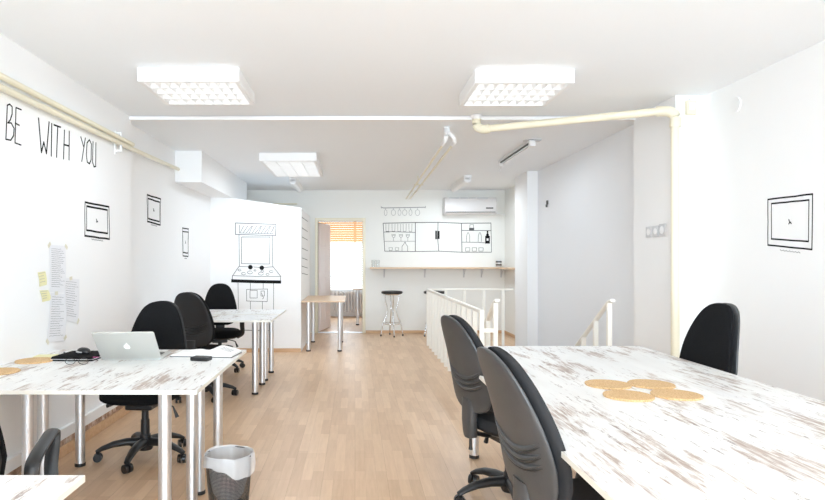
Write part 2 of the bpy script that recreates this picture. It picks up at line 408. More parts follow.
# ------------------------------------------------------------------ ceiling lamps
def troffer(label, x0, x1, y0, y1, zb, nx, ny, tubes, name='ceiling_light', power=LAMP_FILL):
    cx, cy = (x0+x1)/2, (y0+y1)/2; o = thing(name, label, 'ceiling light', (cx, cy, ZC))
    w, d, h = (x1-x0)/2, (y1-y0)/2, ZC-zb; e = .035
    MB().box((-w, -d, -h), (w, -d+e, 0)).box((-w, d-e, -h), (w, d, 0)).box((-w, -d+e, -h), (-w+e, d-e, 0)).box((w-e, -d+e, -h), (w, d-e, 0)).box((-w+e, -d+e, -.012), (w-e, d-e, 0)).build('housing', M['white'], o, .006)
    g = MB(); zi0, zi1 = -h+.004, -h+.045
    for i in range(1, nx):
        x = -w+e+(2*w-2*e)*i/nx; g.box((x-.0012, -d+e, zi0), (x+.0012, d-e, zi1))
    for j in range(1, ny):
        y = -d+e+(2*d-2*e)*j/ny; g.box((-w+e, y-.006, zi0), (w-e, y+.006, zi1))
    g.build('louvre', M['louvre'], o, 0, False)
    for k in range(tubes):
        y = 0
        if d < w*1.3:
            y = -d+e+(2*d-2*e)*(k+.5)/tubes; a, b_ = (-w+e, y, -.035), (w-e, y, -.035)
        else:
            x = -w+e+(2*w-2*e)*(k+.5)/tubes; a, b_ = (x, -d+e, -.035), (x, d-e, -.035)
        MB().tube([a, b_], .012, 12).build('tube', M['tube'], o)
    l = bpy.data.lights.new('fixture_fill', 'AREA'); l.shape = 'RECTANGLE'; l.size = 2*w-.1; l.size_y = 2*d-.1; l.energy = power; l.color = (.80, .905, 1)  # added fill light below the louvre; the fixture itself is off
    lo = bpy.data.objects.new('fixture_fill', l); COL.objects.link(lo); lo.parent = o; lo.location = (0, 0, -h+.002)
    return o
troffer('square louvred ceiling light nearest the left wall', -1.435, -.763, 4.014, 4.64, 2.505, 9, 4, 4)
troffer('square louvred ceiling light on the right side above the white table', .797, 1.462, 4.05, 4.68, 2.505, 9, 4, 4)
troffer('oblong louvred ceiling light behind the white ceiling strip', -1.135, -.454, 7.21, 8.6, 2.50, 4, 10, 4, power=LAMP_FILL*2.7)
def batten(label, x, y0, y1, p):
    o = thing('batten_light', label, 'ceiling light', (x, (y0+y1)/2, ZC)); d = (y1-y0)/2
    MB().box((-.055, -d, -.06), (.055, d, 0)).build('housing', M['white'], o, .004)
    MB().tube([(0, -d, -.075), (0, d, -.075)], .052, 14, .035).build('diffuser', M['white'], o)
    l = bpy.data.lights.new('fixture_fill', 'AREA'); l.shape = 'RECTANGLE'; l.size = .1; l.size_y = 2*d; l.energy = LAMP_FILL*p; l.color = (.80, .905, 1)  # fill light added under the batten to brighten the rear
    lo = bpy.data.objects.new('fixture_fill', l); COL.objects.link(lo); lo.parent = o; lo.location = (0, 0, -.113)
batten('white boxed batten light behind the oblong ceiling light', -.955, 9.33, 10.5, .25)
batten('white boxed batten light above the air conditioner', 1.69, 9.15, 10.4, 3.0)
o = thing('bare_batten_light', 'uncovered strip light with dark spine on the rear ceiling', 'ceiling light', (1.86, 7.1, ZC))
MB().box((-.03, -.70, -.03), (.03, .70, 0)).build('spine', M['metal'], o, .003)
MB().box((-.025, -.68, -.045), (-.012, .66, -.03)).build('reflector', M['black'], o)
MB().tube([(.008, -.62, -.058), (.008, .62, -.058)], .013, 12).build('tube', M['white'], o)
for ya in (-.72, .62): bx((-.03, ya, -.08), (.03, ya+.06, -.028)).build('socket', M['white'], o, .004)
MB().tube([(.0, .68, -.05), (.01, .72, -.09), (0, .73, -.14)], .004, 6).build('loose_wire', M['grey'], o)
MB().box((-.07, -.70, -.012), (.10, -.60, 0)).build('mounting_plate', M['grey'], o)
l = bpy.data.lights.new('fixture_fill', 'AREA'); l.shape = 'RECTANGLE'; l.size = .05; l.size_y = 1.2; l.energy = LAMP_FILL*.7; l.color = (.80, .905, 1)  # fill light added for the stair wall; this strip is unlit
lo = bpy.data.objects.new('fixture_fill', l); COL.objects.link(lo); lo.parent = o; lo.location = (0, 0, -.085)

# ------------------------------------------------------------------ wall furniture
ac = thing('air_conditioner', 'long cream air conditioner high on the back wall', 'air conditioner', (2.07, YB, 2.30))
pr = [(0, -.15), (-.16, -.155), (-.20, -.12), (-.215, -.02), (-.205, .10), (-.16, .155), (0, .155)]
MB().loft([[(x, y, z) for y, z in pr] for x in (-.47, .47)]).build('body', M['acbody'], ac, .012)
bx((-.44, -.214, -.118), (.44, -.19, -.108)).build('air_slot', M['grey_ink'], ac)
mm = MB()
for x0_, x1_ in ((-.38, -.20), (-.18, -.05), (-.03, .10), (.12, .31)): mm.box((x0_, -.19, .128), (x1_, -.15, .152))
mm.build('top_grille', M['grey'], ac)
bx((.27, -.2165, -.055), (.40, -.20, -.03)).build('display', M['grey_ink'], ac)
bx((-.45, -.2165, -.05), (-.34, -.20, -.012)).build('badge', M['white'], ac)
MB().tube(bezier([(.46, -.06, -.125), (.53, -.05, -.13), (.60, -.03, -.14), (.655, -.02, -.15)], 4), .014, 8).build('hose', M['white'], ac)

SH = 1.2
sh = tag(MB().prism([(.27, 10.83), (2.55, 10.83), (2.55, 9.45), (XR2, 9.45), (XR2, YB), (.27, YB)], SH-.028, SH).build('wall_shelf', M['beech'], None, .003), 'long pale wood bar shelf across the back wall', 'shelf')
for x in (.53, 1.27, 1.98, 2.30, 2.66):
    k = (x == .53)
    bk = thing('shelf_bracket', 'white bracket under the bar shelf', 'bracket', (x, YB, SH-.028), 0, 'brackets under the bar shelf')
    MB().box((-.012, -.22, -.008), (.012, 0, 0)).box((-.012, -.008, -.16), (.012, 0, 0)).loft([[(-.004, -.18, -.008), (.004, -.18, -.008), (.004, -.16, -.008), (-.004, -.16, -.008)], [(-.004, -.008, -.15), (.004, -.008, -.15), (.004, -.008, -.13), (-.004, -.008, -.13)]]).build('bracket_arm', M['grey'], bk)
def cup(name, label, x, y, z, r_, h, m, cat='glass', g=None):
    o = MB().lathe([(r_*.82, 0), (r_, h), (r_*.93, h), (r_*.76, .006)], (0, 0, 0), 20, True).build(name, m)
    o.location = (x, y, z); return tag(o, label, cat, g)
cup('drinking_glass', 'clear tumbler at the left end of the bar shelf', .33, 10.97, SH, .033, .13, M['glass'])
cup('drinking_glass', 'clear tumbler standing right beside the one at the shelf end', .41, 10.97, SH, .033, .13, M['glass'])
o = thing('storage_tin', 'grey banded tin at the right end of the bar shelf', 'tin', (2.58, 10.95, SH))
MB().lathe([(.05, 0), (.052, .004), (.052, .12), (.047, .125)], n=24).build('can', M['metal'], o)
MB().lathe([(.0525, .03), (.0525, .055)], n=24).lathe([(.0525, .085), (.0525, .11)], n=24).build('dark_band', M['black'], o)

# switches, covers, sockets
def sock(label, y0, y1, z0_, z1_, grey=True):
    yc, zc = (y0+y1)/2, (z0_+z1_)/2; o = thing('wall_socket', label, 'socket', (XB, yc, zc), 0, 'sockets on the right block')
    w, h = abs(y1-y0)/2, (z1_-z0_)/2
    bx((-.012, -w, -h), (.001, w, h)).build('cover_plate', M['grey'], o, .003)
    MB().tube([(-.011, 0, 0), (-.016, 0, 0)], min(w, h)*.62, 16).build('insert', M['white'], o)
sy = lambda px: XB*F/(px-CX)
sock('smaller grey socket farthest from the thick pipe', sy(653), sy(647), 1.52, 1.61)
sock('middle one of three small wall sockets', sy(659.3), sy(654.3), 1.52, 1.61)
sock('wider socket nearest to the thick vertical pipe', sy(666.6), sy(660.3), 1.52, 1.62)
o = thing('yellowed_detector', 'small yellowed square box high beside the thick pipe', 'detector', (2.58, 4.70, 2.50))
bx((-.038, -.03, -.055), (.038, 0, .055)).build('casing', M['cream'], o, .004)
bx((-.022, -.034, -.02), (.022, -.029, .035)).build('white_lens', M['white'], o, .003)
bx((-.015, -.016, .055), (-.003, -.006, .07)).build('aerial', M['grey'], o)
o = tag(MB().tube([(0, 0, 0), (-.012, 0, 0)], .055, 28).build('round_cover', M['white'], None, .003), 'round white blanking cover high on the right wall', 'cover plate'); o.location = (XR, 4.33, 2.43)
o = tag(bx((-.02, -.012, -.02), (0, .012, .02)).box((-.03, -.008, -.045), (-.01, .008, -.01)).build('lamp_holder', M['grey_ink'], None, .003) if False else MB().box((-.02, -.02, -.01), (0, .02, .045)).box((-.03, -.012, -.045), (-.008, .012, -.01)).build('wall_hook', M['grey_ink'], None, .003), 'small dark hook on the grey stair wall', 'hook'); o.location = (XS, 8.25, 2.09)
o = thing('cable_tangle', 'black cable loops by the rear corner behind the railing', 'cable', (2.70, 10.2, .45))
random.seed(3)
MB().tube(bezier([(.02, random.uniform(-.15, .15), random.uniform(-.1, .12)) for k in range(9)], 5), .006, 6).build('cable_run', M['black'], o)
bx((.0, -.05, -.02), (.03, .03, .06)).build('socket_box', M['grey'], o)

# ------------------------------------------------------------------ marks drawn on the walls
class Plane:
    def __init__(s, kind, c): s.k, s.c = kind, c
    def p(s, px, py, off=0):
        if s.k == 'x':
            Y = s.c*F/(px-CX); return Vector((s.c, Y, H-(py-CY)*Y/F))
        return Vector(((px-CX)*s.c/F, s.c, H-(py-CY)*s.c/F))
    def nrm(s): return Vector((1 if s.c < 0 else -1, 0, 0)) if s.k == 'x' else Vector((0, -1, 0))
PL, PLR, PRT, PPA, PBK = Plane('x', XL), Plane('x', XL2), Plane('x', XR), Plane('y', PY0), Plane('y', YB)
PSD = Plane('x', PX)
PSD.nrm = lambda: Vector((1, 0, 0))
def stroke(mb, pl, pts, w, px=True, t=.0015):
    P3 = [pl.p(*p) if px else Vector(p) for p in pts]; n = pl.nrm()
    for a, b in zip(P3, P3[1:]):
        d = b-a
        if d.length < 1e-5: continue
        d.normalize(); s = d.cross(n).normalized()*w/2; a2, b2 = a-d*w*.3, b+d*w*.3
        vs = []
        for o_ in (.0001, t):
            vs += [a2-s+n*o_, b2-s+n*o_, b2+s+n*o_, a2+s+n*o_]
        mb.add(vs, [(0, 3, 2, 1), (4, 5, 6, 7), (0, 1, 5, 4), (1, 2, 6, 5), (2, 3, 7, 6), (3, 0, 4, 7)])
def wob(a, b, n=5, j=.35):
    out = []
    for i in range(n+1):
        u = i/n; k = 0 if i in (0, n) else j
        out.append((a[0]+(b[0]-a[0])*u+random.uniform(-k, k), a[1]+(b[1]-a[1])*u+random.uniform(-k, k)))
    return out
def drawing(name, label, pl, strokes, m='ink', cat='wall drawing', w=.009):
    mb = MB()
    for s in strokes:
        if isinstance(s[0], (int, float)): ww, pts = s[0], s[1]
        else: ww, pts = w, s
        stroke(mb, pl, pts, ww)
    o = mb.build(name, M[m], None, 0, False); return tag(o, label, cat)
S = 4.164
def c4(*pts): return [(x/S, 60+y/S) for x, y in pts]
be = [c4((30, 188), (24, 330)), c4((30, 188), (40, 184), (50, 195), (50, 225), (42, 250), (32, 262)), c4((32, 262), (46, 262), (58, 285), (56, 315), (44, 334), (24, 330)),
      c4((66, 200), (62, 345)), c4((66, 198), (88, 207)), c4((63, 263), (80, 272)), c4((62, 345), (87, 354))]
wi = [c4((160, 242), (172, 385), (182, 342), (193, 390), (204, 258)), c4((215, 265), (213, 400)), c4((224, 270), (252, 280)), c4((240, 276), (235, 405)),
      c4((268, 292), (264, 412)), c4((288, 297), (287, 416)), c4((265, 352), (288, 358))]
yo = [c4((336, 320), (349, 365)), c4((355, 325), (340, 422)), c4((372, 332), (362, 345), (359, 395), (363, 425), (372, 432), (379, 415), (380, 350), (372, 332)),
      c4((387, 340), (385, 425), (391, 445), (398, 443), (399, 345))]
random.seed(5)
drawing('wall_lettering', 'black hand-drawn word BE on the left wall', PL, be, cat='wall lettering', w=.008)
drawing('wall_lettering', 'black hand-drawn word WITH on the left wall', PL, wi, cat='wall lettering', w=.011)
drawing('wall_lettering', 'black hand-drawn word YOU on the left wall', PL, yo, cat='wall lettering', w=.010)
def tablet(label, pl, A, B, C, D, ins_t, ins_b, ins_s, w, cap=True):
    # outer corners TL,TR,BR,BL
    def lerp(a, b, u): return (a[0]+(b[0]-a[0])*u, a[1]+(b[1]-a[1])*u)
    def q(u, v): return lerp(lerp(A, B, u), lerp(D, C, u), v)
    s = [(w, wob(A, B, 5, .25)), (w, wob(D, C, 5, .25)), (w*.6, wob(A, D, 4, .2)), (w*.6, wob(B, C, 4, .2))]
    s += [(w, wob(q(ins_s, ins_t), q(1-ins_s, ins_t), 5, .2)), (w, wob(q(ins_s, 1-ins_b), q(1-ins_s, 1-ins_b), 5, .2)),
          (w*.5, wob(q(ins_s, ins_t), q(ins_s, 1-ins_b), 3, .15)), (w*.5, wob(q(1-ins_s, ins_t), q(1-ins_s, 1-ins_b), 3, .15))]
    o = drawing('tablet_drawing', label, pl, s, cat='wall drawing')
    if cap:
        mb = MB(); stroke(mb, pl, [q(.28+.035*k, 1.07+.022*(k % 2)) for k in range(14)], w*.35)
        mb.build('caption_scribble', M['pencil'], o, 0, False)
    mb = MB(); stroke(mb, pl, [q(.47, .45), q(.49, .50), q(.53, .53), q(.50, .50), q(.47, .54)], w*.6)
    mb.build('centre_mark', M['ink'], o, 0, False)
    return o
def S6(x, y): return (70+x/6.346, 190+y/6.346)
tablet('hand-drawn tablet outline on the left wall above the desk', PL, S6(95, 77), S6(247, 107), S6(250, 312), S6(93, 290), .11, .17, .07, .014)
tablet('hand-drawn tablet outline just past the left wall corner', PLR, S6(489, 30), S6(575, 58), S6(573, 222), S6(491, 200), .13, .12, .06, .016)
tablet('small hand-drawn phone outline nearest the arcade drawing', PLR, S6(713, 241), S6(752, 247), S6(750, 422), S6(716, 418), .12, .12, .05, .014)
tablet('hand-drawn tablet outline on the right wall', PRT, (768, 199.5), (812.7, 194), (812, 249.5), (768, 245), .10, .14, .08, .010)
# arcade cabinet outline
def A5(*pts): return [(220+x/5, 210+y/5) for x, y in pts]
th, fa = .018, .010
arc = [(.012, A5((77, 65), (280, 72))), (.012, A5((77, 122), (278, 128))), (.012, A5((77, 65), (77, 122))), (.012, A5((280, 72), (278, 128))), (.008, A5((98, 75), (97, 115), (265, 118), (266, 78)))]
for k in range(11): arc.append((.008, A5((102+k*15, 112+k*.5), (118+k*15+(k % 3)*6, 80))))
arc += [(.009, A5((95, 125), (97, 280))), (.009, A5((108, 135), (108, 268))), (.008, A5((250, 135), (248, 268))), (.009, A5((262, 130), (264, 285))), (.011, A5((108, 135), (250, 135))), (.009, A5((108, 268), (248, 270))),
        (.010, A5((95, 282), (62, 330), (62, 350))), (.010, A5((266, 284), (304, 332), (302, 352))), (.009, A5((95, 282), (140, 284))), (.009, A5((168, 285), (198, 287))), (.009, A5((220, 287), (266, 284))),
        (.008, A5((62, 328), (180, 332), (303, 333))), (.05, A5((61, 354), (180, 358), (301, 360)))]
for cxx, cyy, rr in ((98, 300, 7), (118, 318, 9), (150, 312, 11), (175, 302, 5), (205, 318, 11), (212, 306, 7), (238, 322, 7), (256, 308, 8)):
    arc.append((.007, A5(*[(cxx+rr*1.2*cos(a*pi/4), cyy+rr*.7*sin(a*pi/4)) for a in range(8)])))
arc += [(.008, A5((90, 362), (93, 560))), (.008, A5((268, 362), (268, 560))), (.008, A5((152, 362), (152, 400))), (.008, A5((216, 362), (216, 395))), (.008, A5((133, 397), (238, 395), (236, 458), (133, 455), (133, 397))),
        (.008, A5((150, 402), (186, 402), (186, 440), (150, 440), (150, 402))), (.008, A5((205, 405), (222, 405), (222, 430), (205, 430), (205, 405))), (.008, A5((208, 415), (218, 440), (212, 445))), (.008, A5((152, 457), (152, 560))), (.008, A5((212, 457), (212, 560))),
        (.012, A5((90, 600), (268, 604)))]
arc = [(s_[0]*.8, s_[1]) for s_ in arc]
o = drawing('arcade_drawing', 'hand-drawn games cabinet outline with two black knobs on the white partition', PPA, arc, 'grey_ink')
for x, y in ((152, 286), (209, 289)):
    p = PPA.p(220+x/5, 210+y/5); MB().tube([(p.x, p.y-.0002, p.z), (p.x, p.y-.003, p.z)], .033, 18).build('black_knob_mark', M['ink'], o)
o['category'] = 'wall drawing'
stb = MB(); stroke(stb, PPA, A5((61, 354), (180, 358), (301, 360)), .045, t=.002); stb.build('dark_lip', M['ink'], o)
# short lines on the side of the partition
ln = []
for y in (30, 68, 100, 140, 175, 205, 230):
    yy = 210+y/3.57; d0 = (yy-CY)/(301.5-CX)
    ln.append((.008, [(301.8, yy-1.2), (307.6, yy+1.0+(CY-yy)*.05)]))
    ln.append((.006, [(301.8, yy-1.2), (301.8, yy-3.2)]))
drawing('side_scribbles', 'short dark ruled lines on the side face of the partition', PSD, ln, 'grey_ink')
# cupboard and glassware on the back wall
K = 778/140
def B7(*pts): return [(370+x/K, 195+y/K) for x, y in pts]
cb = [(.016, B7((73, 157), (250, 153), (380, 152), (505, 157), (672, 156))), (.014, B7((73, 157), (82, 312), (250, 314), (380, 312), (510, 318), (672, 318))), (.012, B7((672, 156), (675, 318))),
      (.016, B7((252, 154), (252, 314))), (.014, B7((378, 154), (376, 240), (382, 312))), (.016, B7((508, 157), (511, 316))),
      (.012, B7((78, 206), (120, 204), (250, 208))), (.008, B7((80, 257), (252, 257))), (.014, B7((511, 197), (672, 198))), (.012, B7((512, 262), (600, 263), (640, 266))), (.05, B7((368, 202), (368, 242)))]
for x in (97, 131, 163, 193, 225): cb += [(.007, B7((x-9, 160), (x-8, 202), (x+7, 202), (x+8, 160)))]
cb += [(.02, B7((90, 205), (106, 205)))]
for x in (131, 172, 210): cb += [(.008, B7((x-10, 218), (x-7, 232), (x, 237), (x+7, 232), (x+10, 218))), (.007, B7((x, 237), (x, 255))), (.014, B7((x-5, 222), (x+6, 222)))]
for x in (115, 150): cb += [(.007, B7((x-10, 293), (x-8, 308), (x+8, 308), (x+10, 293), (x-10, 293)))]
cb += [(.009, B7((178, 312), (178, 285), (190, 270), (192, 262), (197, 262), (198, 270), (209, 285), (209, 312)))]
cb += [(.009, B7((555, 185), (555, 165), (575, 165), (575, 185))), (.06, B7((555, 190), (574, 190)))]
for x in (545, 610): cb += [(.009, B7((x-9, 260), (x-8, 228), (x-3, 210), (x+3, 210), (x+9, 228), (x+9, 260)))]
for x in (543, 580, 617): cb += [(.009, B7((x-12, 293), (x-12, 312), (x+11, 312), (x+12, 293), (x-12, 293)))]
cb = [(s_[0]*.8, s_[1]) for s_ in cb]
o = drawing('cupboard_drawing', 'hand-drawn cupboard with bottles and glasses on the back wall', PBK, cb, 'grey_ink')
bt = MB(); stroke(bt, PBK, B7((653, 262), (653, 235)), .085); stroke(bt, PBK, B7((653, 236), (653, 222)), .05); stroke(bt, PBK, B7((653, 222), (653, 202)), .026)
stroke(bt, PBK, B7((382, 202), (382, 242)), .03); bt.build('black_bottle_mark', M['ink'], o)
wl = MB(); stroke(wl, PBK, B7((653, 251), (653, 244)), .035, t=.003); wl.build('bottle_label_mark', M['paper'], o)
gl = [(.014, B7((62, 68), (75, 72), (200, 70), (308, 68)))]
gl += [(.010, B7((62, 64), (64, 74))), (.010, B7((308, 62), (307, 72)))]
for x, rr in ((87, 8), (130, 12), (164, 9), (193, 13), (225, 9), (264, 13)):
    gl += [(.006, B7((x, 72), (x, 82)))]+[(.006, B7(*[(x+rr*cos(a*pi/4+pi/2), 98+17*sin(a*pi/4-pi/2)) for a in range(9)]))]
drawing('glass_rack_drawing', 'faint hand-drawn rack of hanging glasses above the cupboard drawing', PBK, gl, 'pencil')

# ------------------------------------------------------------------ papers taped to the left wall
def sheet(name, label, quad, nlines, tapes, cat='paper sheet', m='paper', g='papers taped to the left wall', inkw=.0028):
    pts = [PL.p(*p) for p in quad]; c = sum(pts, Vector())/4; o = thing(name, label, cat, tuple(c), 0, g)
    nrm = Vector((1, 0, 0)); N = 8
    def q(u, v): return pts[0].lerp(pts[1], u).lerp(pts[3].lerp(pts[2], u), v)
    mb = MB(); vs = []
    for side in (0, 1):
        for j in range(N+1):
            for i in range(N+1):
                u, v = i/N, j/N; vs.append(q(u, v)-c+nrm*(.0015+.004*abs(sin(v*pi))*abs(2*u-1)**2+side*.0012))
    fs = []
    M1 = (N+1)**2
    for j in range(N):
        for i in range(N):
            a = j*(N+1)+i; fs += [(a, a+1, a+N+2, a+N+1), (a+M1, a+N+1+M1, a+N+2+M1, a+1+M1)]
    bd = [i for i in range(N+1)]+[(j*(N+1)+N) for j in range(1, N+1)]+[N*(N+1)+i for i in range(N-1, -1, -1)]+[j*(N+1) for j in range(N-1, 0, -1)]
    for a, b in zip(bd, bd[1:]+bd[:1]): fs.append((a, b, b+M1, a+M1))
    mb.add(vs, fs).build('sheet', M[m], o)
    if nlines:
        t_ = MB()
        class LP:  # writing lies on the sheet
            @staticmethod
            def nrm(): return nrm
        for k in range(nlines):
            v = .08+.84*k/nlines; u = .10; e = random.uniform(.55, .9)
            while u < e:
                d = random.uniform(.03, .10); off = nrm*(.0028+.004*abs(sin(v*pi))*abs(2*u-1)**2)
                stroke(t_, LP, [q(u, v+random.uniform(-.005, .005))-c+off, q(u+d, v+random.uniform(-.006, .006))-c+off], inkw, False, .0008); u += d+random.uniform(.015, .03)
        t_.build('handwriting', M['pencil'], o)
    for (u, v, a) in tapes:
        p = q(u, v)-c; tb = MB().box((0, -.02, -.012), (.0012, .02, .012)).xf(Matrix.Translation((p.x+.004, p.y, p.z)) @ Matrix.Rotation(a, 4, 'X'))
        tb.build('tape', M['tape'], o, 0, False)
random.seed(11)
def PP(x, y): return (20+x/4.167, 230+y/4.167)
sheet('handwritten_sheet', 'tallest-hung handwritten sheet on the left wall', [PP(121, 62), PP(187, 66), PP(188, 262), PP(122, 258)], 20, [(-.02, .0, .7), (1.05, .02, -.6)])
sheet('handwritten_sheet', 'handwritten sheet hung to the right, its lower corner taped', [PP(178, 198), PP(246, 206), PP(240, 388), PP(188, 376)], 16, [(.45, .0, .1), (.98, .96, .8)])
sheet('handwritten_sheet', 'lowest handwritten sheet ending just above the desk', [PP(126, 262), PP(190, 266), PP(187, 462), PP(110, 470)], 17, [(.35, 0, .0), (.02, .98, -.8), (.98, .93, .5)])
sheet('sticky_note', 'upper yellow sticky note left of the taped sheets', [PP(72, 177), PP(104, 172), PP(110, 228), PP(80, 236)], 4, [], 'sticky note', 'note', 'sticky notes on the left wall', .002)
sheet('sticky_note', 'lower yellow sticky note with a curled corner beside the sheets', [PP(80, 252), PP(116, 250), PP(128, 292), PP(92, 300)], 4, [], 'sticky note', 'note', 'sticky notes on the left wall', .002)

# ------------------------------------------------------------------ desks
TZ = .74
def make_desk(name, label, w, d, h, topm, edgem, ix0, ix1, iy0, iy1, r_=.03, group=None, th=.019, cat='desk', style='desk'):
    o = thing(name, label, cat, (0, 0, 0), 0, group)
    tp = bx((-w/2, -d/2, h-th), (w/2, d/2, h)).build('tabletop', [topm, M['edge'] if topm is M['board'] else topm], o, .0012, False)
    for pg in tp.data.polygons: pg.material_index = 0 if pg.normal.z > .5 else 1
    for sx, sy in ((-1, -1), (1, -1), (1, 1), (-1, 1)):
        x = -w/2+ix0 if sx < 0 else w/2-ix1; y = -d/2+iy0 if sy < 0 else d/2-iy1
        lg = MB().tube([(x, y, .02), (x, y, h-th)], r_, 24).build('leg', M['metal'], o)
        MB().lathe([(r_*.9, 0), (r_*1.12, .003), (r_*1.12, .018), (r_*.95, .024)], (x, y, 0), 24).build('foot', M['black'], lg)
        MB().box((x-.045, y-.045, h-th-.006), (x+.045, y+.045, h-th)).build('mounting_plate', M['metal'], lg)
    return o
A = make_desk('desk', 'nearer of the joined distressed white desks, under the laptop', 1.27, .63, TZ, M['board'], 0, .21, .17, .08, .08, group='distressed white desks on the left')
A.location = (-1.35, 3.075, 0)
dup(A, (-1.35, 3.705, 0), 0, 'distressed white desk behind the laptop, its far edge by the black chair', 'distressed white desks on the left')
dup(A, (-1.455, 6.275, 0), 0, 'nearer distressed white desk of the pair before the arcade drawing')
dup(A, (-1.455, 6.965, 0), 0, 'farther distressed white desk of the pair before the arcade drawing')
dup(A, (-1.345-.03, 1.674-.315, 0), 0, 'near desk corner cut off at the bottom left of the photo')
GT = 'sections of the long white table'
B = make_desk('meeting_table', 'farthest section of the long distressed white table, its end by the stair railing', 1.32, 1.30, TZ, M['board'], 0, .165, .155, .085, .085, cat='table', group=GT)
B.location = (1.296, 3.535, 0)
dup(B, (1.296, 2.235, 0), 0, 'middle section of the long white table holding the round cork mats')
B2 = make_desk('meeting_table', 'nearest section of the long white table at the bottom edge of the photo', 1.32, .65, TZ, M['board'], 0, .165, .155, .085, .085, cat='table', group=GT)
B2.location = (1.296, 1.26, 0)
W = make_desk('side_table', 'small beech-topped table with metal legs beside the doorway', .625, 1.36, TZ, M['beech'], 0, .095, .075, .12, .26, .03, cat='table')
W.location = (-.46, 9.44, 0)
W2 = dup(W, (.27, 13.05, 0), 0, 'beech-topped table seen through the doorway')

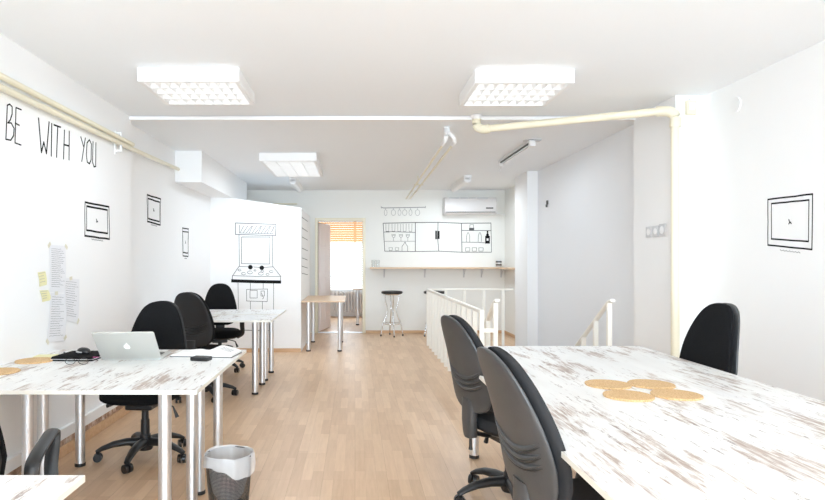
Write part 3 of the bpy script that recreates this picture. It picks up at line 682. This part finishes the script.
# ------------------------------------------------------------------ office chairs
def sell(w, t, n=28, e=2.6):
    out = []
    for j in range(n):
        a = 2*pi*j/n; c, s = cos(a), sin(a)
        out.append((w*math.copysign(abs(c)**(2/e), c), t*math.copysign(abs(s)**(2/e), s)))
    return out
def interp(tab, v):
    for (a, x), (b, y) in zip(tab, tab[1:]):
        if v <= b: u = (v-a)/(b-a); return x+(y-x)*u
    return tab[-1][1]
BWT = [(0, .10), (.03, .145), (.08, .178), (.15, .200), (.3, .212), (.42, .205), (.55, .192), (.68, .174), (.78, .156), (.86, .137), (.92, .115), (.965, .087), (.99, .055), (1, .025)]
BZ0, BZ1 = .525, 1.035
def backy(z, lean): 
    u = (z-BZ0)/(BZ1-BZ0); return -.225-lean*u-.035*sin(u*pi)*-1*.6-.02*u*u
def make_chair(label, shell, pad, arms=False, lean=.09, base_rot=0, group='office chairs', lift=0, plain=False):
    o = thing('office_chair', label, 'office chair', (0, 0, 0), 0, group)
    # seat cushion
    rings = []
    for z, k in ((.405, .80), (.415, .93), (.435, 1.0), (.465, 1.0), (.485, .95), (.495, .82), (.498, .4)):
        pts = sell(.245*k, .235*k, 32, 3.2)
        rings.append([(x*(1-.06*(y/.23)*-1), y+.02, z-.018*max(0, (y-.12)/.1)**2*(1 if z > .43 else 0)) for x, y in pts])
    MB().loft(rings).build('seat', pad, o)
    MB().loft([[(x, y+.02, .395) for x, y in sell(.19, .18, 24, 3)], [(x, y+.02, .412) for x, y in sell(.215, .205, 24, 3)]]).build('seat_pan', M['black'], o)
    # backrest cushion and moulded shell
    vs = [0, .012, .03, .05, .08, .12, .17, .23, .3, .38, .46, .54, .62, .7, .77, .83, .88, .92, .95, .97, .985, .995, 1]
    def ring(v, wk, tk, off, bow):
        z = BZ0+(BZ1-BZ0)*v+lift; w = interp(BWT, v)*wk; yb = backy(z-lift, lean)
        return [(x, yb+off+y+bow*(x/.21)**2, z) for x, y in sell(w, tk*min(1, .35+(interp(BWT, v)/.2)*.7), 32, 2.8)]
    MB().loft([ring(v, 1, .030, .020, .025) for v in vs]).build('backrest', pad, o)
    s = MB().loft([ring(v, 1.0 if not plain else .98, .017, -.022, .022) for v in vs])
    shade_lines = MB()
    for k, zz in enumerate((.715, .686, .657)):
        pts = []
        for i in range(17):
            u = -1+i/8; z = zz+lift+.055*u*u*(1-.12*k) - .012; x = u*(.172-.004*k)
            v_ = (z-lift-BZ0)/(BZ1-BZ0); wv = interp(BWT, v_)
            pts.append((x, backy(z-lift, lean)-.022+.022*(x/.21)**2-.0172*(1-min(.98, abs(x)/wv)**2.8)**(1/2.8), z))
        s.tube(pts, [.001+.008*(1-abs(-1+i/8)**4) for i in range(17)], 10)
        shade_lines.tube([(a, b+.0015, c-.0125) for a, b, c in pts], [.001+.004*(1-abs(-1+i/8)**4) for i in range(17)], 8)  # black tubes below the ridges stand in for shade in the grooves
    sh_ = s.build('back_shell', shell, o); gv = shade_lines.build('groove_shade', M['black'], sh_)
    # spine between seat and back
    zb = BZ0+lift
    MB().tube([(0, -.02, .385), (0, -.16, .380), (0, -.225, .40), (0, -.245, .45), (0, -.245, zb+.05)], [.03, .034, .036, .04, .05], 10, [.010, .012, .014, .014, .010]).build('back_support', M['black'], o)
    cv = []
    for z, w_, y0_ in ((.378, .030, -.245), (.386, .045, -.245), (.41, .052, -.248), (.47, .056, -.252), (zb+.06, .058, -.25)):
        cv.append([(x, y0_+y, z) for x, y in sell(w_, .028, 20, 3)])
    MB().loft(cv).build('support_cover', shell, o)
    MB().tube([(0, -.245, .39), (0, -.245, .33), (0, -.245, .31)], [.007, .008, .011], 12).build('adjusting_knob', M['black'], o)
    MB().box((-.09, -.11, .345), (.09, .12, .396)).build('mechanism', M['black'], o, .012)
    MB().tube([(.08, .03, .37), (.20, .04, .365), (.245, .045, .355)], [.006, .006, .013], 8).build('lever', M['black'], o)
    MB().tube([(-.08, -.03, .37), (-.18, -.03, .34), (-.21, -.03, .27)], [.006, .006, .014], 8).build('lever', M['black'], o)
    MB().lathe([(.036, .09), (.036, .16), (.03, .165), (.028, .26), (.024, .262), (.022, .35)], n=20).build('gas_column', M['black'], o)
    hub = MB().lathe([(.045, .06), (.052, .075), (.052, .125), (.04, .14)], n=24).build('hub', M['black'], o)
    for k in range(5):
        a = base_rot+2*pi*k/5; c, s_ = cos(a), sin(a)
        pr_ = [(.04, .115, .034, .028), (.12, .118, .031, .025), (.20, .108, .027, .021), (.27, .085, .023, .016), (.305, .066, .019, .012)]
        lg = MB().tube([(r_*c, r_*s_, z) for r_, z, _, _ in pr_], [p[2] for p in pr_], 12, [p[3] for p in pr_]).build('base_leg', M['black'], o)
        cm = MB(); cx, cy = .295*c, .295*s_; rot = a+1.1+k; tx, ty = -sin(rot), cos(rot)
        for sg in (-1, 1):
            cm.tube([(cx+tx*sg*.006, cy+ty*sg*.006, .03), (cx+tx*sg*.027, cy+ty*sg*.027, .03)], [.03, .027], 18)
        cm.tube([(cx, cy, .03), (cx, cy, .07)], .009, 10)
        cm.build('caster', M['vinyl'], lg)
    if arms:
        for sx in (-1, 1):
            x = sx*.262
            path = bezier([(x-sx*.06, .03, .40), (x, -.03, .43), (x, -.085, .53), (x, -.10, .60), (x, -.06, .632), (x, .05, .655), (x, .14, .668), (x, .158, .64), (x, .125, .55), (x, .10, .45), (x-sx*.06, .06, .40)], 5)
            MB().tube(path, .012, 10, .026, up=(1, 0, 0)).xf(Matrix.Identity(4)).build('armrest', M['black'], o)
    return o
def face(d): return R(d-90)
G = 'black office chairs'
c1 = make_chair('grey-backed office chair at the far left corner of the long table', M['shell'], M['gfabric'], False, .12, R(125-22+90-72), 'grey-backed chairs at the long table')
c1.location = (.855, 3.36, 0); c1.rotation_euler.z = face(18)
c2 = make_chair('nearest grey-backed office chair pushed against the long table', M['shell'], M['gfabric'], True, .13, R(20), 'grey-backed chairs at the long table')
c2.location = (.825, 2.12, 0); c2.rotation_euler.z = face(10)
c3 = make_chair('black office chair at the right side of the long table by the wall', M['shell'], M['fabric'], False, .07, 0, G, .045)
c3.location = (1.825, 3.50, 0); c3.rotation_euler.z = face(186)
c4_ = make_chair('black office chair directly behind the laptop desk', M['vinyl'], M['fabric'], False, .05, R(52-176), G)
c4_.location = (-1.41, 4.10, 0); c4_.rotation_euler.z = face(266)
c5 = make_chair('black office chair with ridged plastic back between the left desks', M['vinyl'], M['fabric'], False, .07, R(30), G)
c5.location = (-1.46, 5.90, 0); c5.rotation_euler.z = face(76)
c6 = make_chair('farthest black office chair with loop arms before the arcade drawing', M['vinyl'], M['fabric'], True, .07, R(60), G)
c6.location = (-1.63, 7.36, 0); c6.rotation_euler.z = face(282)
c7 = dup(c6, (-1.40, 2.17, 0), face(101), 'black office chair with loop arm at the lower left corner')

# ------------------------------------------------------------------ bar stools
def make_stool(label):
    o = thing('bar_stool', label, 'bar stool', (0, 0, 0), 0, 'round bar stools under the shelf')
    MB().lathe([(.14, .735), (.178, .742), (.188, .758), (.186, .775), (.172, .787), (.12, .792), (.02, .792)], n=32).build('seat', M['vinyl'], o)
    MB().lathe([(.15, .722), (.155, .736)], n=24).build('seat_plate', M['chrome'], o)
    for k in range(4):
        a = R(8)+k*pi/2
        pts = bezier([(r_*cos(a), r_*sin(a), z) for r_, z in ((.13, .724), (.115, .62), (.08, .48), (.10, .36), (.155, .22), (.175, .12), (.195, .02))], 5)
        lg = MB().tube(pts, .010, 10).build('leg', M['chrome'], o)
        MB().lathe([(.013, 0), (.014, .02), (.01, .03)], (.195*cos(a), .195*sin(a), 0), 12).build('foot', M['black'], lg)
    MB().tube([(.157*cos(2*pi*j/32), .157*sin(2*pi*j/32), .22) for j in range(32)], .008, 8, closed=True).build('foot_ring', M['chrome'], o)
    return o
s1 = make_stool('round black-topped bar stool standing clear under the shelf'); s1.location = (.647, 10.68, 0)
s2 = dup(s1, (1.39, 10.68, 0), R(15), 'black-topped bar stool half hidden behind the stair railing')

# ------------------------------------------------------------------ back room things
bl = thing('venetian_blind', 'venetian blind with amber upper slats seen through the doorway', 'blind', (0, 14.32, 2.28))
bx((-1.18, -.02, -.0), (1.18, .03, .04)).build('head_rail', M['white'], bl)
for k in range(32):
    z = -.03-.052*k; m_ = M['orange'] if k < 10 else M['slat']; ang_ = R(57 if k < 10 else 52)
    sm = MB().box((-1.16, -.029, -.0012), (1.16, .029, .0012)).xf(Matrix.Translation((0, 0, z)) @ Matrix.Rotation(ang_, 4, 'X'))
    sm.build('slat', m_, bl, 0, False)
MB().tube([(.43, -.03, 0), (.43, -.03, -.2)], .006, 6).tube([(-.35, -.026, 0), (-.35, -.026, -1.6)], .0015, 5).tube([(.6, -.026, 0), (.6, -.026, -1.6)], .0015, 5).build('cord', M['grey'], bl)
ra = thing('radiator', 'white column radiator below the blind in the back room', 'radiator', (.1, 14.27, 0))
for k in range(18):
    x = -.60+k*.07
    MB().tube(bezier([(x, 0, .12), (x, 0, .16), (x, 0, .5), (x, 0, .56), (x, 0, .60)], 3), .024, 8, .045, up=(0, 1, 0)).build('column', M['radiator'], ra)
MB().tube([(-.62, 0, .16), (.61, 0, .16)], .018, 8).tube([(-.62, 0, .56), (.61, 0, .56)], .018, 8).build('header_pipe', M['radiator'], ra)
for xa in (-.55, .51): bx((xa, -.02, 0), (xa+.02, .02, .13)).build('foot', M['radiator'], ra)

# ------------------------------------------------------------------ things on the desks
def disc(label, x, y, z=TZ, r_=.103, g='round cork mats'):
    n = 40; random.seed(int(x*1000+y*77) % 9999); ph = [random.uniform(0, 6) for _ in range(4)]
    def rr(a): return r_*(1+.008*sin(3*a+ph[0])+.006*sin(7*a+ph[1])+.004*sin(13*a+ph[2]))
    mb = MB().loft([[(k*rr(2*pi*j/n)*cos(2*pi*j/n), k*rr(2*pi*j/n)*sin(2*pi*j/n), h) for j in range(n)] for k, h in ((.985, 0), (1, .002), (1, .007), (.985, .009))])
    o = mb.build('cork_mat', M['cork']); o.location = (x, y, z); return tag(o, label, 'cork mat', g)
disc('far left one of four round cork mats on the long table', 1.19, 2.87)
disc('far right one of four round cork mats on the long table', 1.395, 2.875)
disc('near left one of four round cork mats on the long table', 1.178, 2.63)
disc('near right one of four round cork mats on the long table', 1.395, 2.65)
disc('round cork mat in front of the black sleeve on the laptop desk', -1.865, 3.55)
disc('round cork mat at the left edge of the photo', -1.872, 3.20)

lp = thing('laptop', 'silver laptop standing open with its lid towards the camera', 'laptop', (-1.315, 3.58, TZ), R(3)); lp.scale = (.96, .96, .96)
def rr2(w, d, r_, n=5):
    out = []
    for cx, cy, a0 in ((w-r_, d-r_, 0), (-w+r_, d-r_, 90), (-w+r_, -d+r_, 180), (w-r_, -d+r_, 270)):
        for k in range(n+1): a = R(a0+90*k/n); out.append((cx+r_*cos(a), cy+r_*sin(a)))
    return out
MB().loft([[(x*k, y*k+.135, z) for x, y in rr2(.18, .123, .012)] for k, z in ((.97, 0), (1, .004), (1, .014), (.995, .016))]).build('base', M['alu'], lp)
bx((-.15, .10, .0155), (.15, .21, .018)).build('keyboard', M['black'], lp)
bx((-.05, .03, .0155), (.05, .09, .0168)).build('trackpad', M['grey'], lp)
Lm = Matrix.Translation((0, .012, .014)) @ Matrix.Rotation(R(43), 4, 'X')
lid = MB().loft([[(x*k, -.004*0+y_, z+.123) for x, z in rr2(.18*k, .123*k, .012)] for k, y_ in ((.99, -.008), (1, -.006), (1, .0), (.995, .001))])
lid.v = [(x, y, z) for x, y, z in lid.v]; lo = lid.xf(Lm).build('lid', M['alu'], lp)
bx((-.165, .0005, .018), (.165, .002, .235)).xf(Lm).build('screen', M['black'], lp)
MB().tube([(-.14, .008, .016), (.14, .008, .016)], .006, 10).build('hinge', M['black'], lp)
# fruit emblem: body with bite, and leaf
pts = []
for k in range(44):
    a = pi/2+2*pi*k/44; r_ = .020*(1+.05*cos(2*(a-pi/2))-.12*max(0, sin(a))**12-.09*max(0, -sin(a))**14)
    x, z = r_*cos(a)*1.0, r_*sin(a)
    bxx, bzz = .024, .004; d = math.hypot(x-bxx, z-bzz)
    if d < .0095: x = bxx+(x-bxx)*.0095/d if False else bxx-.0095*cos(math.asin(max(-1, min(1, (z-bzz)/.0095)))); 
    pts.append((x, z))
em = MB(); cz = .118
em.loft([[(x, yy, z+cz) for x, z in pts] for yy in (-.0078, -.0095)])
lfp = [(.001+.0075*sin(t_)*.55+.0015, .0265+.0065*cos(t_)) for t_ in [2*pi*k/12 for k in range(12)]]
em.loft([[(x+(z-.0265)*.4, yy, z+cz) for x, z in lfp] for yy in (-.0078, -.0095)])
em.xf(Lm).build('fruit_emblem', M['emblem'], lo, 0, False)

sl = thing('laptop_sleeve', 'flat black sleeve lying left of the laptop', 'sleeve', (-1.648, 3.68, TZ), R(-3))
MB().loft([[(x*k, y*k, z) for x, y in rr2(.125, .13, .015)] for k, z in ((.97, 0), (1, .004), (1, .018), (.97, .024))]).build('cover', M['fabric'], sl)
MB().tube([(x*1.003, y*1.003, .011) for x, y in rr2(.125, .13, .015)], .002, 6, closed=True).build('zip', M['metal'], sl)
mk = MB()
for k in range(5): mk.box((.06+.02*k, -.112, .0205), (.074+.02*k, -.098, .0232))
mk.build('pink_print', M['mark'], sl)
mo = thing('computer_mouse', 'shiny black mouse resting on the black sleeve', 'mouse', (-1.645, 3.70, TZ+.024), R(60))
MB().loft([[(.03*k*cos(2*pi*j/20), .052*k*sin(2*pi*j/20), z) for j in range(20)] for k, z in ((.9, 0), (1, .006), (.98, .016), (.85, .026), (.55, .033), (.15, .036))]).build('shell', M['vinyl'], mo)
MB().tube([(0, .035, .022), (0, .022, .033), (0, .012, .034)], .004, 8).build('wheel', M['chrome'], mo)
bx((-.0315, -.02, .008), (-.027, .03, .014)).build('side_grip', M['grey'], mo)
pn = tag(MB().tube([(-.065, 0, .006), (.05, 0, .006), (.068, 0, .006)], [.005, .005, .002], 10).build('pen', M['black']), 'black pen lying beside the yellow slip on the laptop desk', 'pen'); pn.location = (-1.80, 3.80, TZ); pn.rotation_euler.z = R(-55)
np_ = tag(bx((-.06, -.045, 0), (.06, .045, .006)).build('paper_slip', M['note'], None, .001), 'pale yellow paper slip behind the cork mat', 'note paper'); np_.location = (-1.89, 3.73, TZ); np_.rotation_euler.z = R(8)
gs = thing('eyeglasses', 'thin black eyeglasses lying in front of the sleeve', 'eyeglasses', (-1.56, 3.42, TZ+.0015), R(4))
fr = MB()
for sg in (-1, 1):
    fr.tube([(sg*.036+.027*cos(2*pi*j/24), .0, .021+.018*sin(2*pi*j/24)) for j in range(24)], .0017, 6, closed=True)
fr.tube(bezier([(-.010, 0, .025), (0, 0, .029), (.010, 0, .025)], 4), .0017, 6); fr.build('frame', M['black'], gs)
for sg in (-1, 1):
    MB().tube([(sg*.063, 0, .027), (sg*.072, .01, .026), (sg*.075, .10, .012), (sg*.07, .135, .002)], .002, 6).build('temple', M['black'], gs)
    MB().tube([(sg*.036, -.0005, .021), (sg*.036, .0005, .021)], .026, 20, .0175).build('lens', M['glass'], gs)
nb = thing('open_notebook', 'open notebook with curled white pages on the far desk edge', 'notebook', (-.925, 3.80, TZ), R(-6))
bx((-.195, -.105, 0), (.195, .105, .004)).build('cover', M['black'], nb, .001)
def page(sg, hgt):
    rings = []
    for i in range(13):
        u = i/12; x = sg*(.004+.186*u); h = .004+hgt*(math.sin(min(1, u*2.3)*pi/2))*(1-.75*u**1.6)+.002
        rings.append([(x, -.1, .004), (x, .1, .004), (x, .1, h), (x, -.1, h)])
    return MB().loft(rings)
page(-1, .018).build('left_pages', M['page'], nb)
page(1, .05).build('right_pages', M['page'], nb)
sc = MB(); random.seed(2)
for k in range(5):
    for j in range(6):
        x = .10+.012*j; u = (x-.004)/.186; h = .0065+.05*(math.sin(min(1, u*2.3)*pi/2))*(1-.75*u**1.6)
        y = -.05+.02*k; sc.box((x, y, h-.002), (x+.008, y+.002, h+.0008))
sc.build('handwriting', M['pencil'], nb, 0, False)
ph = thing('black_case', 'small flat black case in front of the open notebook', 'case', (-.905, 3.59, TZ), R(-14))
MB().loft([[(x*k, y*k, z) for x, y in rr2(.055, .036, .008)] for k, z in ((.96, 0), (1, .004), (1, .018), (.95, .022))]).build('case_body', M['vinyl'], ph)
bx((-.04, -.02, .0215), (.04, .022, .0235)).build('top_panel', M['black'], ph)

# ------------------------------------------------------------------ waste basket
wb = thing('waste_basket', 'black wire mesh waste basket beside the laptop desk leg', 'waste basket', (-.655, 3.17, 0))
prf = [(.095, .012), (.105, .12), (.113, .22), (.121, .32)]
MB().lathe(prf, n=48, cap=False).build('mesh_wall', M['mesh'], wb)
MB().lathe([(.09, 0), (.098, .003), (.099, .055), (.094, .055), (.09, .01), (.02, .008)], n=40).build('base', M['black'], wb)
MB().tube([(.121*cos(2*pi*j/40), .121*sin(2*pi*j/40), .322) for j in range(40)], .005, 8, closed=True).build('rim', M['black'], wb)
bg_ = thing('bin_bag', 'crumpled clear bin liner folded over the mesh basket rim', 'bin liner', (-.655, 3.17, .05))
random.seed(4); n = 56; rings = []
def rg(r_, z, jr, jz, k):
    return [((r_+jr*(sin(5*a+k)+.6*sin(11*a+2*k)+.4*sin(17*a+k*3)))*cos(a), (r_+jr*(sin(5*a+k)+.6*sin(11*a+2*k)+.4*sin(17*a+k*3)))*sin(a), z-.05+jz*(sin(3*a+k)+.5*sin(8*a+k))) for a in [2*pi*j/n for j in range(n)]]
rings = [[(x, y, z-.03*x/.13+.012) for x, y, z in rg(.130, .245, .0035, .012, 1.0)], rg(.133, .28, .004, .006, .8), rg(.131, .315, .003, .003, .9), rg(.125, .333, .002, .003, 1), rg(.114, .325, .002, .003, 1), rg(.105, .27, .004, .003, 1.5), rg(.092, .20, .006, .004, 2), rg(.075, .13, .006, .004, 2.6), rg(.045, .085, .004, .003, 3)]
MB().loft(rings, False).build('liner', M['bag'], bg_)
cr = MB(); random.seed(9)
cr.loft([[((.05*k+random.uniform(-.006, .006))*cos(2*pi*j/14), (.035*k+random.uniform(-.006, .006))*sin(2*pi*j/14), z+random.uniform(-.004, .004)) for j in range(14)] for k, z in ((.4, 0), (1, .012), (1.1, .03), (.8, .048), (.3, .056))])
o = tag(cr.build('crumpled_wrapper', M['crumple']), 'crumpled pink wrapper inside the waste basket', 'litter'); o.location = (-.655, 3.165, .14); o.rotation_euler = (R(10), R(15), .3)
cr = MB()
cr.loft([[((.03*k+random.uniform(-.004, .004))*cos(2*pi*j/12), (.02*k+random.uniform(-.004, .004))*sin(2*pi*j/12), z) for j in range(12)] for k, z in ((.4, 0), (1, .01), (1.0, .028), (.3, .04))])
o = tag(cr.build('crumpled_note', M['note']), 'crumpled yellow paper on top of the pink wrapper', 'litter'); o.location = (-.635, 3.15, .205); o.rotation_euler = (0, R(-12), .8)
